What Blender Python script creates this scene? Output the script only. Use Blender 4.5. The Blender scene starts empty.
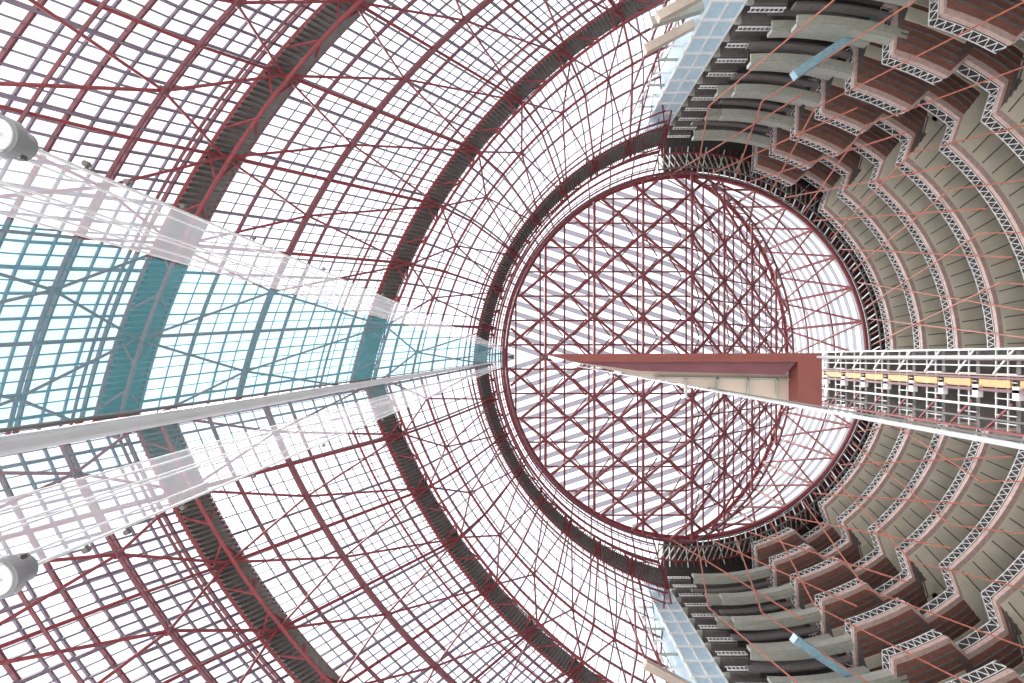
import bpy, math, random
from mathutils import Vector
random.seed(7)
F=570.0; U0=525.0; V0=357.0; ZC=1.6
sc=bpy.context.scene
# ------------------------------------------------ materials
def mat(name,col,rough=.5,metal=0,var=.15,scale=3.0,alpha=None,trans=None,emit=0):
    m=bpy.data.materials.new(name); m.use_nodes=True
    nt=m.node_tree; n=nt.nodes; l=nt.links
    b=n['Principled BSDF']; out=n['Material Output']
    tc=n.new('ShaderNodeTexCoord'); nz=n.new('ShaderNodeTexNoise'); nz.inputs['Scale'].default_value=scale
    l.new(tc.outputs['Object'],nz.inputs['Vector'])
    r=n.new('ShaderNodeValToRGB')
    r.color_ramp.elements[0].position=.3; r.color_ramp.elements[1].position=.7
    r.color_ramp.elements[0].color=(*[c*(1-var) for c in col],1)
    r.color_ramp.elements[1].color=(*[min(1,c*(1+var)) for c in col],1)
    l.new(nz.outputs['Fac'],r.inputs['Fac']); l.new(r.outputs['Color'],b.inputs['Base Color'])
    b.inputs['Roughness'].default_value=rough; b.inputs['Metallic'].default_value=metal
    if alpha is not None:
        t=n.new('ShaderNodeBsdfTransparent'); t.inputs['Color'].default_value=(*(trans or (1,1,1)),1)
        tl=n.new('ShaderNodeBsdfTranslucent'); l.new(r.outputs['Color'],tl.inputs['Color'])
        ad=n.new('ShaderNodeMixShader'); ad.inputs[0].default_value=.6
        l.new(b.outputs[0],ad.inputs[1]); l.new(tl.outputs[0],ad.inputs[2])
        mx=n.new('ShaderNodeMixShader'); mx.inputs[0].default_value=alpha
        l.new(t.outputs[0],mx.inputs[1]); l.new(ad.outputs[0],mx.inputs[2]); l.new(mx.outputs[0],out.inputs['Surface'])
    return m
RED=mat('red_painted_steel',(.235,.042,.048),.55)
RED2=mat('bright_red_rod',(.46,.15,.10),.5)
MAR=mat('maroon_steel',(.17,.055,.068),.5)
GREY=mat('dark_grey_steel',(.165,.15,.145),.6)
MUL=mat('mullion_grey',(.21,.175,.22),.5)
TAN=mat('tan_soffit',(.76,.71,.58),.8,var=.08,scale=.5)
BRICK=mat('brick_red_soffit',(.25,.11,.085),.8)
PINK=mat('salmon_fascia',(.56,.41,.37),.6)
WHITE=mat('white_railing',(.84,.84,.84),.4,var=.05)
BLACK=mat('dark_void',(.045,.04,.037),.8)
OLIVE=mat('grey_spandrel',(.38,.39,.34),.6,var=.1)
BLUE=mat('pale_blue_panel',(.50,.70,.80),.3,var=.08)
STEELB=mat('blue_grey_beam',(.26,.42,.50),.4)
BEIGE=mat('beige_panel',(.60,.50,.42),.7,var=.05)
CANR=mat('canopy_red',(.21,.055,.045),.5,var=.08)
ORNG=mat('orange_strip',(.75,.42,.15),.5)
GRAN=mat('granite_floor',(.80,.78,.75),.4,scale=8,var=.05)
PANE=mat('skylight_pane',(.80,.83,.92),.2,var=.12,alpha=.20,trans=(.95,.97,1),scale=.3)
SLAT=mat('lavender_louvre',(.33,.32,.37),.6,var=.05,alpha=.80)
TEAL=mat('teal_tinted_glass',(.13,.50,.58),.05,var=.1,alpha=.24,trans=(.74,.94,.97),scale=.4)
TEAL2=mat('pale_teal_glass',(.3,.60,.66),.05,var=.1,alpha=.14,trans=(.86,.97,.99),scale=.4)
VEIL=mat('frosted_glass',(.75,.78,.82),.1,var=.05,alpha=.34)
POST=mat('brushed_post',(.60,.60,.61),.3,var=.05)
LAMP=mat('lamp_housing_grey',(.28,.28,.29),.4)

class B:
    def __init__(s,mirror=True,flip=False): s.v=[];s.f=[];s.m=[];s.mats=[];s.mirror=mirror;s.flip=flip
    def mi(s,m):
        if m not in s.mats: s.mats.append(m)
        return s.mats.index(m)
    def add(s,vs,fs,m,mirror=None):
        k=s.mi(m)
        if not s.flip:
            b=len(s.v); s.v+= [tuple(v) for v in vs]
            s.f+=[tuple(b+i for i in f) for f in fs]; s.m+=[k]*len(fs)
        if s.flip or (s.mirror if mirror is None else mirror):  # copy across the axis, modelled in place of a mirror reflection
            b=len(s.v); s.v+=[(v[0],-v[1],v[2]) for v in vs]
            s.f+=[tuple(b+i for i in reversed(f)) for f in fs]; s.m+=[k]*len(fs)
    def tube(s,p,q,r,m,n=5,mirror=None):
        p=Vector(p);q=Vector(q);d=q-p
        if d.length<1e-4: return
        d.normalize(); a=d.orthogonal().normalized(); c=d.cross(a)
        vs=[]
        for e in (p,q):
            for i in range(n):
                t=2*math.pi*i/n; vs.append(e+a*(r*math.cos(t))+c*(r*math.sin(t)))
        fs=[(i,(i+1)%n,n+(i+1)%n,n+i) for i in range(n)]+[tuple(reversed(range(n))),tuple(range(n,2*n))]
        s.add(vs,fs,m,mirror)
    def beam(s,p,q,w,h,m,up=(0,0,1),mirror=None):
        p=Vector(p);q=Vector(q);d=q-p
        if d.length<1e-4: return
        d.normalize(); up=Vector(up)
        a=d.cross(up)
        if a.length<1e-3: a=d.cross(Vector((1,0,0)))
        a.normalize(); c=a.cross(d).normalized()
        vs=[e+a*(x*w/2)+c*(y*h/2) for e in (p,q) for x,y in((-1,-1),(1,-1),(1,1),(-1,1))]
        s.add(vs,[(3,2,1,0),(4,5,6,7),(0,1,5,4),(1,2,6,5),(2,3,7,6),(3,0,4,7)],m,mirror)
    def box(s,x0,x1,y0,y1,z0,z1,m,mirror=None):
        s.add([(x0,y0,z0),(x1,y0,z0),(x1,y1,z0),(x0,y1,z0),(x0,y0,z1),(x1,y0,z1),(x1,y1,z1),(x0,y1,z1)],
          [(3,2,1,0),(4,5,6,7),(0,1,5,4),(1,2,6,5),(2,3,7,6),(3,0,4,7)],m,mirror)
    def done(s,name,parent=None):
        me=bpy.data.meshes.new(name); me.from_pydata([(x,y,z+ZC) for x,y,z in s.v],[],s.f)
        for m in s.mats: me.materials.append(m)
        me.polygons.foreach_set('material_index',s.m)
        o=bpy.data.objects.new(name,me); sc.collection.objects.link(o)
        if parent: o.parent=parent
        return o
def empty(name):
    o=bpy.data.objects.new(name,None); sc.collection.objects.link(o); return o
R_=math.radians
CX=21.2; RO=23.8; HO=75.0
def P(cx,R,phi,h): return Vector((cx+R*math.cos(R_(phi)),-R*math.sin(R_(phi)),h))

# ------------------------------------------------ curtain wall surface
keys=[(75,688,357,186,101),(70,720,370,241,104),(53,930,505,588,116),(36,924,603,846,113),(28,900,640,960,112),(21,880,680,1190,112)]
K=[(h,(c-U0)/F*h,(v-V0)/F*h,r/F*h,p) for h,c,v,r,p in keys]
KK=.17
def S(t,s,off=0):
    i=min(int(t),len(K)-2); a=t-i
    h,c,y,R,p0=[K[i][j]*(1-a)+K[i+1][j]*a for j in range(5)]
    w=(y+KK*c)/R/math.sqrt(1+KK*KK)
    pe=180-math.degrees(math.asin(max(-1,min(1,w))))+math.degrees(math.atan(KK))
    phi=R_(p0+(pe-p0)*s); R-=off
    return Vector((c+R*math.cos(phi),y-R*math.sin(phi),h-off*.5))
NR=34
rows=[]
for i,n in enumerate((5,9,9,6,7)):
    rows+=[i+j/n for j in range(n)]
rows.append(5)
wall=empty('glass_curtain_wall')
trusses=[empty('ring_truss') for _ in range(3)]
brace=empty('bracing_frame')
def girder(t,dt,depth,tubr,o,flip):
    b=B(False,flip); n=32
    for j in range(n):
        s0,s1=j/n,(j+1)/n
        a0=S(t-dt,s0,.6);a1=S(t-dt,s1,.6)
        c0=S(t+dt,s0,.6);c1=S(t+dt,s1,.6)
        m0=(a0+c0)/2; m1=(a1+c1)/2
        up=(S(t,s0,1)-S(t,s0,0))
        W=(a0-c0).length*.8
        b.beam(m0,m1,W,.35,GREY,up)
        b.tube(a0,a1,tubr,RED,6); b.tube(c0,c1,tubr,RED,6)
        for q in (.0,.25,.5,.75):
            b.beam(a0.lerp(a1,q),c0.lerp(c1,q),.10,.8,GREY)
        i0=S(t,s0,depth);i1=S(t,s1,depth)
        b.tube(i0,i1,tubr*.8,RED,6)
        if j%4==0: b.tube(c0,i1,.08,RED); b.tube(a0,i1,.08,RED)
        elif j%4==2: b.tube(i0,c1,.08,RED); b.tube(i0,a1,.08,RED)
    b.done('girder',o)
def build_wall(flip):
    b=B(False,flip)
    for a,c in zip(rows,rows[1:]):
        for j in range(NR):
            s0,s1=j/NR,(j+1)/NR
            b.add([S(a,s0),S(a,s1),S(c,s1),S(c,s0)],[(0,1,2,3)],PANE)
    b.done('window_reflection' if flip else 'window_1',wall)  # flipped panes are added geometry imitating the reflected wall
    b=B(False,flip)
    for k,a in enumerate(rows):
        for j in range(NR):
            b.beam(S(a,j/NR,.1),S(a,(j+1)/NR,.1),.11 if k%3 else .22,.14,MUL if k%3 else MAR)
    for j in range(NR+1):
        for a,c in zip(rows,rows[1:]):
            b.beam(S(a,j/NR,.15),S(c,j/NR,.15),.09 if j%3 else .18,.16,MUL)
    for j in range(NR):
        for a,c in zip(rows,rows[1:]):
            if a>=1.5:
                b.beam(S(a,(j+.5)/NR,.1),S(c,(j+.5)/NR,.1),.055,.1,MUL)
                if 3>a>=1.9: b.beam(S((a+c)/2,j/NR,.1),S((a+c)/2,(j+1)/NR,.1),.045,.1,MUL)
    b.done('mullion_grid',wall)
    girder(1.0,.10,1.6,.13,trusses[0],flip)
    girder(2.0,.055,2.0,.17,trusses[1],flip)
    girder(3.0,.085,2.0,.15,trusses[2],flip)
    b=B(False,flip)
    def sec(t,r,off,m):
        for j in range(36):
            b.tube(S(t,j/36,off),S(t,(j+1)/36,off),r,m,6)
    for t,r in((.2,.12),(.45,.14),(.7,.12),(1.25,.10),(1.68,.14),(2.25,.10),(2.6,.24),(3.35,.09),(3.8,.11),(4.4,.09)): sec(t,r,1.2 if t>1 else .4,MAR if (r>.2 or t>3) else RED)
    N=8
    for j in range(N+1):
        s=j/N
        for a,c in((1,1.68),(1.68,2),(2,2.6),(2.6,3),(3,3.8),(3.8,5)):
            b.tube(S(a,s,1.2),S(c,s,1.2),.12 if a<3 else .09,RED,6)
        if j<N:
            sm=(j+.5)/N; s1=(j+1)/N
            for a,c in((1,1.68),(2,2.6),(3,3.8)):
                b.tube(S(a,s,1.5),S(c,sm,1.2),.09,RED); b.tube(S(a,s1,1.5),S(c,sm,1.2),.09,RED)
            for a,c in((2.6,3),(1.68,2),(3.8,5)):
                b.tube(S(a,sm,1.2),S(c,s,1.6),.09,RED); b.tube(S(a,sm,1.2),S(c,s1,1.6),.09,RED)
            for a in(2.6,1.68,3.8):
                q=S(a,sm,1.2); b.tube(q-Vector((0,0,.2)),q+Vector((0,0,.2)),.20,MAR,8)
    b.done('braces',brace)
KK=.17; build_wall(False)
KK=-.17; build_wall(True)  # second wall is the first one's reflection, built as solid geometry

# ------------------------------------------------ rotunda drum + roof
def zr(x): return HO+max(0,x-CX)*23.0/RO
rot=empty('rotunda_roof')
def chords(theta,sp,R,half,off0=0.0):
    d=Vector((math.cos(R_(theta)),math.sin(R_(theta)))); n=Vector((-d.y,d.x))
    k=-int(R/sp)-1; res=[]
    while k*sp+off0<R:
        o_=k*sp+off0; k+=1
        if abs(o_)>=R: continue
        L=math.sqrt(R*R-o_*o_); ts=[-L,L]
        c=n*o_
        if abs(d.x)>1e-6:
            t=-c.x/d.x
            if -L<t<L: ts.append(t)
        if half and abs(d.y)>1e-6:
            t=-c.y/d.y
            if -L<t<L: ts.append(t)
        ts.sort()
        for a,e in zip(ts,ts[1:]):
            m=c+d*((a+e)/2)
            if half and m.y>0: continue
            if e-a<.05: continue
            res.append((c+d*a,c+d*e))
    return res
def onroof(p,dz): return Vector((CX+p.x,p.y,zr(CX+p.x)+dz))
b=B()
for p,q in chords(18,1.4,RO,True): b.beam(onroof(p,1.4),onroof(q,1.4),.64,.1,SLAT)
b.done('louvres',rot)
b=B()
for i in range(64):
    f0,f1=i*180/64,(i+1)*180/64
    b.tube(P(CX,RO,f0,HO),P(CX,RO,f1,HO),.28,RED,6)
    a=P(CX,RO,f0,0);c=P(CX,RO,f1,0)
    a.z=zr(a.x);c.z=zr(c.x); b.tube(a,c,.34,RED,6)
    a2=P(CX,RO-.2,f0,0);c2=P(CX,RO-.2,f1,0);a2.z=zr(a2.x)-2.6;c2.z=zr(c2.x)-2.6
    if f1<178: b.tube(a2,c2,.18,MAR,6)
    if i%2==0: b.tube(a2,c,.1,RED)
    if i%4==0 and f0<88:
        b.tube(P(CX,RO,f0,HO),a,.2,RED)
        g=P(CX,RO,f0+180/16,0);g.z=zr(g.x); b.tube(P(CX,RO,f0,HO),g,.16,RED)
        b.tube(a,P(CX,RO,f0+180/16,HO),.16,RED)
    if f1<80:
        for k_ in(.33,.66): b.tube(a.lerp(P(CX,RO,f0,HO),k_),c.lerp(P(CX,RO,f1,HO),k_),.13,RED)
b.done('ring_beams',rot)
b=B()
k=HO+.8
while k<98:
    for i in range(32):
        f0,f1=i*90/32,(i+1)*90/32
        a=P(CX,RO+.3,f0,k);c=P(CX,RO+.3,f1,k)
        if zr(a.x)>k+.8:
            b.add([a,c,c+Vector((0,0,.95)),a+Vector((0,0,.95))],[(0,1,2,3)],SLAT)
    k+=1.9
b.done('drum_louvres',rot)
sf=empty('space_frame_truss')
b=B()
for p,q in chords(0,3.2,RO-.3,True,1.6)+chords(90,3.2,RO-.3,True): b.tube(onroof(p,0),onroof(q,0),.12,RED)
b.done('top_chords',sf)
b=B(False)
sp=4.0
for th in(40,-40,90):
    for p,q in chords(th,sp if th!=90 else 6.2,RO-.5,False,0): b.tube(onroof(p,-2.6),onroof(q,-2.6),.18,RED,6)
d1=Vector((math.cos(R_(40)),math.sin(R_(40))));d2=Vector((d1.x,-d1.y))
n1=Vector((-d1.y,d1.x));n2=Vector((-d2.y,d2.x))
det=n1.x*n2.y-n1.y*n2.x
for i in range(-6,7):
    for j in range(-6,7):
        x=(i*sp*n2.y-j*sp*n1.y)/det; y=(n1.x*j*sp-n2.x*i*sp)/det
        if math.hypot(x,y)>RO-2.6: continue
        q=onroof(Vector((x,y)),-2.6)
        b.tube(q-Vector((0,0,.35)),q+Vector((0,0,.35)),.32,MAR,8)
        for dx,dy in((2.4,2.4),(-2.4,2.4),(2.4,-2.4),(-2.4,-2.4)):
            if math.hypot(x+dx,y+dy)<RO: b.tube(q,onroof(Vector((x+dx,y+dy)),0),.095,RED)
b.done('bottom_chords',sf)

# ------------------------------------------------ balconies
def edge(k):
    d=(k%2)*1.5
    segs=[]
    for i in range(36): segs.append((( 50+d)*i/35,RO))
    segs+=[(51.8+d,RO+2.2)]
    for i in range(1,5): segs.append((51.8+d+8*i/4,RO+2.2))
    segs+=[(61.2+d,RO+.4)]
    for i in range(1,5): segs.append((61.2+d+(12-d)*i/4,RO+.4))
    segs+=[(75,RO+4.0)]
    for i in range(1,13): segs.append((75+22*i/12,RO+4.0))
    return segs
RB=36.0
hs=[69.5-5.2*i for i in range(9)]
def Q(r,f,h,dr): return P(CX,r+dr,f,h)
for k,h in enumerate(hs):
    o=empty('balcony_floor'); b=B(); pts=edge(k)
    for i,((f0,r0),(f1,r1)) in enumerate(zip(pts,pts[1:])):
        a,c=P(CX,r0,f0,h),P(CX,r1,f1,h)
        A,C=P(CX,RB,f0,h),P(CX,RB,f1,h)
        up=Vector((0,0,.5))
        m=TAN if f1<53 else (GREY if f0>73 else BRICK)
        w0,w1=Q(r0,f0,h,.35),Q(r1,f1,h,.35)
        b.add([a,c,w1,w0],[(0,1,2,3)],PINK if f1<76 else GREY)
        b.add([w0,w1,C,A],[(0,1,2,3)],m)
        b.add([a+up,c+up,C+up,A+up],[(3,2,1,0)],GREY)
        if f1<53 and i%2==0: b.beam(Q(r0,f0,h-.03,.6),P(CX,RB,f0,h-.03),.08,.08,GREY)
        if 53<=f1<75:
            for dd in(1.0,1.6,2.2): b.beam(Q(r0,f0,h-.05,dd),Q(r1,f1,h-.05,dd),.12,.12,GREY)
            for dd in(3.2,4.6,6.0): b.beam(Q(r0,f0,h-.03,dd),Q(r1,f1,h-.03,dd),1.0,.1,TAN)
        if f0<=76:
            b.beam(a+Vector((0,0,.18)),c+Vector((0,0,.18)),.22,.40,PINK)
            for z in(.62,1.5): b.beam(a+Vector((0,0,z)),c+Vector((0,0,z)),.06,.06,WHITE)
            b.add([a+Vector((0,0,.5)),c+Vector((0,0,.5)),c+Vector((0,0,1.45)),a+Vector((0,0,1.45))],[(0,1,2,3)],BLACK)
            L=(c-a).length; n=max(2,2*round(L/.62))
            for q in range(n):
                s0=a.lerp(c,q/n); s1=a.lerp(c,(q+1)/n)
                ins=(Vector((CX,0,h))-s0); ins.z=0; ins.normalize(); ins*=.06
                if q%2: s0,s1=s1,s0
                b.beam(s0+ins+Vector((0,0,.6)),s1+ins+Vector((0,0,1.45)),.07,.04,WHITE)
    b.done('slab_and_railing',o)
b=B()
for i in range(40):
    f0,f1=i*97/40,(i+1)*97/40
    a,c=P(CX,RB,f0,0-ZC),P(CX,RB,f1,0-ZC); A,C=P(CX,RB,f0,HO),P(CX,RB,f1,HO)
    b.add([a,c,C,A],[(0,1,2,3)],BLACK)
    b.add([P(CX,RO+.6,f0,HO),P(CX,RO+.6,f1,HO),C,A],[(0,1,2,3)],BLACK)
b.done('wall_back')
o=empty('attic_ring_truss'); b=B()
for i in range(60):
    f0,f1=i*100/60,(i+1)*100/60
    for R,h in((RO+.2,74.5),(RO+.4,72.6),(RO+2.5,73.5)): b.tube(P(CX,R,f0,h),P(CX,R,f1,h),.13,GREY if R<RO+2 else RED)
    b.tube(P(CX,RO+.2,f0,74.5),P(CX,RO+.4,f1,72.6),.09,WHITE if i%2 else RED)
    b.tube(P(CX,RO+.4,f0,72.6),P(CX,RO+2.5,f1,73.5),.09,OLIVE)
    b.tube(P(CX,RO+.4,f1,72.6),P(CX,RO+3.5,f0,74),.08,RED if i%3 else WHITE)
b.done('truss_web',o)
o=empty('tension_rods'); b=B()
for f in range(4,96,12):
    b.tube(P(CX,RO-.3,f,73),P(CX,RO-.5,f+13,52),.08,RED2)
    b.tube(P(CX,RO-.3,f+8,73),P(CX,RO-.5,f-6 if f>8 else f,50),.08,RED2)
    b.tube(P(CX,RO-.5,f+13,52),P(CX,RO-.5,f+2,32),.06,RED2)
b.done('rods',o)
o=empty('curved_spandrel_beams'); b=B()
for k in range(14):
    h=66-2.75*k; a0=72+(k%2)*3; a1=94-(k%3)*1.5
    R=RO+1.6+(k%2)*1.2
    n=14
    for i in range(n):
        f0=a0+(a1-a0)*i/n; f1=a0+(a1-a0)*(i+1)/n
        b.beam(P(CX,R,f0,h),P(CX,R,f1,h),.3,.9,OLIVE)
        b.beam(P(CX,R+.4,f0,h-.5),P(CX,R+.4,f1,h-.5),.6,.15,OLIVE)
        b.beam(P(CX,R+1.7,f0,h),P(CX,R+1.7,f1,h),.2,.8,GREY)
b.done('spandrels',o)
o=empty('blue_strut'); b=B()
b.beam((21.2,-22.2,45),(30.5,-28.4,45),.65,.7,STEELB)
b.done('beam',o)
# ------------------------------------------------ stair/lift tower at end of balconies
o=empty('service_tower'); b=B()
tx,ty=16.0,-28.2
b.box(tx-1.2,tx+1.5,ty-3,ty,-ZC,71,BLUE)
for k in range(24):
    h=71-2.6*k
    b.box(tx-1.4,tx+1.7,ty-.1,ty+.15,h-.12,h+.08,WHITE)
    b.box(tx+1.5,tx+2.0,ty-1,ty+.4,h-.2,h+.1,OLIVE)
    b.box(tx+1.8,tx+4.6,ty+.6,ty+.7,h-.1,h+.02,WHITE)
    b.box(tx+1.8,tx+4.6,ty+.6,ty+.66,h+.5,h+.58,WHITE)
    for i in range(8): b.box(tx+1.9+i*.37,tx+1.96+i*.37,ty+.6,ty+.66,h,h+.55,WHITE)
    b.box(tx+2,tx+4.6,ty-3,ty+.5,h-.3,h-.1,GREY)
    b.box(tx-3.0,tx-1.2,ty-.8,ty-.6,h-.1,h+.1,WHITE if k%2 else OLIVE)
    b.box(tx-3.0,tx-2.8,ty-.8,ty-.6,h-1.5,h+.2,WHITE)
for x in(tx-1.2,tx+.15,tx+1.5): b.box(x-.08,x+.08,ty-.1,ty+.1,-ZC,71,WHITE)
for x in(tx-4.4,tx-3.2): b.box(x-.08,x+.08,ty-1,ty-.8,-ZC,70,RED)
for k in range(4):
    h=50-2.4*k
    b.beam((tx-5.5,ty+(.3 if k%2 else 1.3),h),(tx-1.2,ty-1,h),.7,.7,OLIVE if k%2 else BEIGE)
b.done('tower_body',o)
# ------------------------------------------------ walkway tower on the axis at right
o=empty('walkway_tower'); b=B(False)
X=25.0
for k in range(12):
    h=47.2-2.6*k; y0=-.4; y1=3.9
    b.box(X+.1,X+3,y0,y1,h-.15,h+.12,GREY)
    for z in(.45,1.2): b.box(X-.05,X+.03,y0,y1,h+z,h+z+.05,WHITE)
    for i in range(11):
        y=y0+i*(y1-y0)/10; b.box(X-.08,X+.02,y-.025,y+.025,h-.1,h+1.25,WHITE)
    b.beam((X-.1,y0,h),(X-.1,y0+1.3,h+1.3),.08,.08,WHITE)
    b.box(X-.3,X,y0+1.9,y0+2.6,h-.5,h-.1,WHITE)
    b.box(X-.15,X,y0+1.6,y0+2.0,h+.2,h+2.2,ORNG)
    b.beam((X-.2,2.4,h),(X-.2,3.8,h+1.6),.1,.1,RED)
for y,m,w in((-.42,WHITE,.10),(.1,MAR,.14),(.45,WHITE,.06),(.95,BEIGE,.06),(1.1,MAR,.12),(1.75,MAR,.16),(2.6,WHITE,.12),(3.9,RED,.12),(3.3,GREY,.1)):
    b.box(X-.3,X-.15,y-w/2,y+w/2,-ZC,48,m)
b.box(X+2.8,X+3,-.4,3.9,-ZC,48,BLACK)
b.done('tower_frame',o)
# ------------------------------------------------ red canopy
def I(u,v,h): return Vector(((u-U0)/F*h,(v-V0)/F*h,h))
o=empty('red_canopy'); b=B(False); h=9.0
def prism(pts,z0,z1,m):
    n=len(pts); vs=[(p.x,p.y,z0) for p in pts]+[(p.x,p.y,z1) for p in pts]
    b.add(vs,[tuple(reversed(range(n))),tuple(range(n,2*n))]+[(i,(i+1)%n,n+(i+1)%n,n+i) for i in range(n)],m)
prism([I(545,354,h),I(822,353,h),I(822,362,h),I(575,362,h)],h,h+.35,CANR)
prism([I(798,362,h),I(822,362,h),I(822,409,h),I(798,405,h)],h,h+.35,CANR)
prism([I(575,362,h),I(798,362,h),I(786,375,h),I(640,371,h)],h+.05,h+.35,MAR)
prism([I(575,362,h),I(800,362,h),I(800,405,h),I(640,376,h)],h+.32,h+.5,BEIGE)
for u in (690,722,754,784): prism([I(u,378,h),I(u+2,378,h),I(u+2,400,h),I(u,394,h)],h+.26,h+.34,OLIVE)
prism([I(660,377,h),I(797,379,h),I(797,381,h),I(660,379,h)],h+.26,h+.34,OLIVE)
b.tube((4.62,0,-ZC),(4.62,0,h+.1),.02,POST,8)
b.done('canopy_frame',o)
# ------------------------------------------------ near glass shaft
sh=empty('glass_elevator_shaft'); b=B(False)
H=78
b.add([(-3,-.80,-ZC),(-3,.42,-ZC),(-3,.42,H),(-3,-.80,H)],[(0,1,2,3)],TEAL)
b.add([(-3,.58,-ZC),(-3,.81,-ZC),(-3,.81,H),(-3,.58,H)],[(0,1,2,3)],TEAL2); b.done('teal_pane',sh)
b=B(True); b.add([(-3,-1.27,-ZC),(-3,-.82,-ZC),(-3,-.82,H),(-3,-1.27,H)],[(0,1,2,3)],VEIL)
for i,y in enumerate((-1.27,-1.18,-1.0,-.97,-.88,-.82)): b.tube((-2.99,y,-ZC),(-2.99,y,H),.008 if i else .014,WHITE)
b.done('frosted_pane',sh)
b=B(False)
b.tube((-3,.51,-ZC),(-3,.51,H),.06,POST,16); b.tube((-2.98,.42,-ZC),(-2.98,.42,H),.015,GREY)
b.done('corner_post',sh)
b=B(False)
b.tube((3,.54,-ZC),(3,.54,H),.020,POST,10); b.tube((3.0,.505,-ZC),(3.0,.505,H),.010,GREY)
b.done('edge_post',sh)
b=B(True)
for hh in(3.9,4.3,5.0,6.3,8.5,12): b.tube((-3,-1.27,hh),(-3,-1.32,hh),.012,GREY,8); b.tube((-3,-1.32,hh-.02),(-3,-1.32,hh+.02),.022,GREY,8)
b.done('glass_clips',sh)
for sgn in(1,-1):  # second floodlight is an added copy imitating the first one's reflection
    o=empty('floodlight'); b=B(False); y=-1.27*sgn; z=3.26
    b.tube((-3.02,y,z),(-3.02,y,z+.07),.12,LAMP,28)
    b.tube((-3.02,y,z+.07),(-3.02,y,z+.18),.085,LAMP,24)
    b.tube((-3.02,y,z-.01),(-3.02,y,z+.0),.095,WHITE,24)
    b.beam((-3.0,y,z+.13),(-3.0,y+.1*sgn,z+.13),.05,.04,GREY)
    b.done('housing',o)
b=B(False); b.box(-45,60,-45,45,-ZC-.3,-ZC,GRAN); b.done('floor')

# ------------------------------------------------ light
w=bpy.data.worlds.new('sky'); sc.world=w; w.use_nodes=True
bg=w.node_tree.nodes['Background']; bg.inputs[0].default_value=(.94,.96,1,1); bg.inputs[1].default_value=1.75
sd=bpy.data.lights.new('sun','SUN'); sd.energy=9; sd.angle=R_(20); sd.color=(1,.97,.93)
so=bpy.data.objects.new('sun',sd); sc.collection.objects.link(so)
so.rotation_euler=Vector((.55,.1,-.9)).to_track_quat('-Z','Y').to_euler()
cd=bpy.data.cameras.new('camera'); cam=bpy.data.objects.new('camera',cd); sc.collection.objects.link(cam)
cd.sensor_width=36; cd.lens=F*36/1024; cd.clip_end=500; cd.clip_start=.05
cam.location=(0,0,ZC); cam.rotation_euler=(math.pi,0,0)
cd.shift_x=(512-U0)/1024; cd.shift_y=-(341.5-V0)/1024
sc.camera=cam
sc.view_settings.view_transform='Standard'
